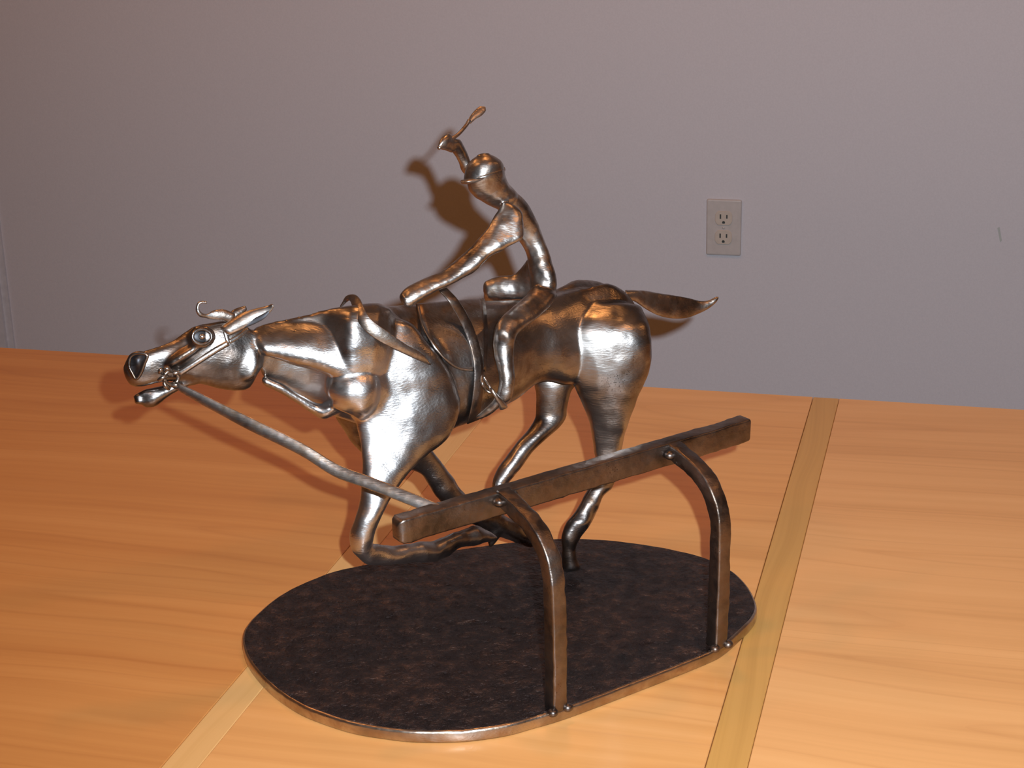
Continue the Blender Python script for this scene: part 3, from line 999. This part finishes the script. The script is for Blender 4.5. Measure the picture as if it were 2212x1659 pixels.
# girth strap over saddle and flank
gu = [(960, 640), (972, 651), (991, 696), (1009, 742), (1021, 782), (1019, 823), (1014, 858), (1010, 885), (1003, 907)]
gl = [(984, 636), (990, 645), (1011, 689), (1029, 742), (1039, 777), (1038, 823), (1036, 846), (1034, 872), (1028, 897)]
A = [skin(x, y, 0.0075) for x, y in gu]
B = [skin(x, y, 0.0075) for x, y in gl]
A[0], B[0] = A[1] + VX * 0.03 + ZX * 0.009, B[1] + VX * 0.03 + ZX * 0.009
put('girth', *strip(sm(A, 1), sm(B, 1), 0.0025), M_RAIL, horse)['label'] = 'flat girth strap running over the saddle flap'
# stirrup: loop on a twisted leather
sv_ = V0 - 0.088
put('stirrup', *merge([tube([at(1043, 812, sv_ + .01), at(1042, 828, sv_), at(1050, 842, sv_), at(1060, 848, sv_ - .004), at(1058, 836, sv_ - .002), at(1050, 822, sv_ + .006)], 0.0022, 10, 4, True),
                       strip([at(1056, 838, sv_ - .006), at(1068, 858, sv_ - .012), at(1078, 877, sv_ - .012), at(1080, 885, sv_ - .01)],
                             [at(1062, 838, sv_ - .006), at(1077, 855, sv_ - .012), at(1092, 872, sv_ - .012), at(1096, 878, sv_ - .01)], 0.005)]), M_TACK, horse)['label'] = 'stirrup iron hooked over the boot'

# ---- jockey
J = []
VJ = V0 - 0.004
VA = V0 - 0.030            # near shoulder
J.append(loft([(1078, 450, 1106, 410, VJ + .010, 1.1), (1080, 468, 1132, 432, VJ + .012, 1.15), (1098, 496, 1153, 466, VJ + .012, 1.0), (1122, 520, 1170, 504, VJ + .008, .9), (1138, 548, 1184, 542, VJ, .9), (1143, 575, 1195, 578, VJ - .008, .9), (1146, 606, 1202, 608, VJ - .014, .9), (1148, 640, 1201, 640, VJ - .018, .9)], n=24, skew=.25))
# near arm reaching to the withers
J.append(loft([(1084, 444, 1128, 466, VA - .002, .6), (1070, 466, 1130, 512, VA - .010, .40), (1048, 501, 1090, 536, VA - .008, .6), (1019, 532, 1060, 552, VA - .002, .8), (986, 562, 1024, 586, VA + .003, .9), (950, 588, 986, 608, VA + .008, .9), (908, 606, 940, 630, VA + .014, .9), (880, 620, 912, 646, VA + .018, .9), (867, 634, 888, 662, VA + .020, .9)], skew=.3))
J.append(loft([(868, 632, 884, 664, VA + .020, .9), (872, 640, 888, 668, VA + .022, .9)]))
# far shoulder, raised arm and fist
J.append(loft([(1098, 416, 1128, 460, V0 + .02, .8), (1070, 400, 1095, 440, V0 + .045, .8), (1030, 388, 1052, 424, V0 + .06, .8), (1000, 372, 1030, 390, V0 + .066, .9), (991, 348, 1014, 346, V0 + .066, .9), (978, 329, 1004, 321, V0 + .064, .9), (968, 322, 994, 302, V0 + .06, .95)]))
J.append(loft([(986, 302, 972, 328, V0 + .058, .9), (972, 289, 964, 324, V0 + .056, .95), (958, 295, 954, 322, V0 + .054, .95), (950, 305, 950, 320, V0 + .052, .9)]))
# near thigh, knee, shin, boot
J.append(loft([(1150, 622, 1202, 640, V0 - .034, .7), (1130, 646, 1180, 668, V0 - .048, .62), (1105, 666, 1150, 694, V0 - .062, .65), (1084, 686, 1122, 716, V0 - .07, .75), (1068, 712, 1112, 734, V0 - .074, .75), (1066, 740, 1109, 752, V0 - .074, .72), (1070, 772, 1109, 780, V0 - .080, .75), (1077, 804, 1110, 806, V0 - .087, .85), (1079, 830, 1109, 834, V0 - .091, .85),
               (1074, 850, 1102, 862, V0 - .090, .8), (1062, 868, 1082, 876, V0 - .085, .8), (1046, 884, 1064, 892, V0 - .078, .7), (1028, 900, 1036, 905, V0 - .068, .8)]))
# far thigh and knee
J.append(loft([(1140, 560, 1175, 640, V0 + .01, .6), (1112, 592, 1130, 645, V0 + .03, .6), (1075, 597, 1085, 648, V0 + .05, .6), (1052, 606, 1058, 646, V0 + .06, .6)], cap1=.5))
J.append(loft([(1046, 612, 1080, 650, V0 + .062, .7), (1048, 660, 1082, 680, V0 + .07, .7), (1060, 760, 1090, 770, V0 + .074, .8), (1064, 830, 1084, 836, V0 + .075, .9)]))
# neck and face
J.append(loft([(1076, 452, 1116, 418, VJ, 1.1), (1064, 446, 1108, 410, VJ, .95), (1046, 436, 1099, 398, VJ, .85), (1026, 424, 1092, 382, VJ, .8), (1010, 404, 1088, 366, VJ, .78), (1010, 380, 1082, 355, VJ, .78)], cap1=.8))
jockey = put('jockey', *merge(J), M_RIDER, ART)
weld(jockey, 0.0018, 9, 0.5, ((40, 0.0013, 'n'), (95, 0.0005, 'n'), (75, 0.0005, 'v')), grow=0.0009)
jockey['label'] = 'thin steel rider standing in the stirrups with one arm raised'
hel = put('helmet', *loft([(1001, 394, 1089, 366, VJ, .86), (1003, 377, 1088, 357, VJ, .88), (1008, 360, 1082, 347, VJ, .88), (1018, 346, 1071, 339, VJ, .86), (1030, 337, 1058, 333, VJ, .8)], n=32, cap0=.02, cap1=.3), M_RIDER, jockey)
hel['label'] = 'smooth riding helmet with a short peak'
put('peak', *loft([(1064, 374, 1062, 382, VJ - .002, 7.0), (1036, 382, 1038, 392, VJ - .002, 6.0), (1010, 386, 1012, 398, VJ, 4.5), (996, 389, 998, 397, VJ, 2.5)], cap0=.3), M_RIDER, hel)
put('helmet_knob', *blob(1086, 366, VJ, 6, 7, 7), M_RIDER, hel)
put('whip', *merge([tube([at(947, 321, V0 + .05), at(956, 312, V0 + .051), at(970, 303, V0 + .052), at(990, 290, V0 + .055), at(1006, 272, V0 + .06), at(1014, 260, V0 + .062)], [.0026, .0035, .0028, .0026, .0026, .003], 10),
                    loft([(1010, 262, 1017, 267, V0 + .062, .8), (1016, 250, 1028, 257, V0 + .063, .35), (1026, 238, 1040, 250, V0 + .064, .3), (1036, 230, 1049, 240, V0 + .065, .3), (1044, 230, 1049, 234, V0 + .065, .4)], n=16, cap0=.4)]), M_RIDER, jockey)['label'] = 'short riding whip with a paddle tip held high'

# bring the sculpture from its build units to metres, about the spot of the table below the camera
inv = Matrix.Translation(Vector(-bc * KS))
SCALE = Matrix.Scale(KS, 4)
done = set()
for o in ART.children_recursive:
    if o.parent == ART:
        o.matrix_parent_inverse = inv
    else:
        o.matrix_parent_inverse = Matrix.Identity(4)
    if o.type == 'MESH' and o.data.name not in done:
        o.data.transform(SCALE)
        done.add(o.data.name)
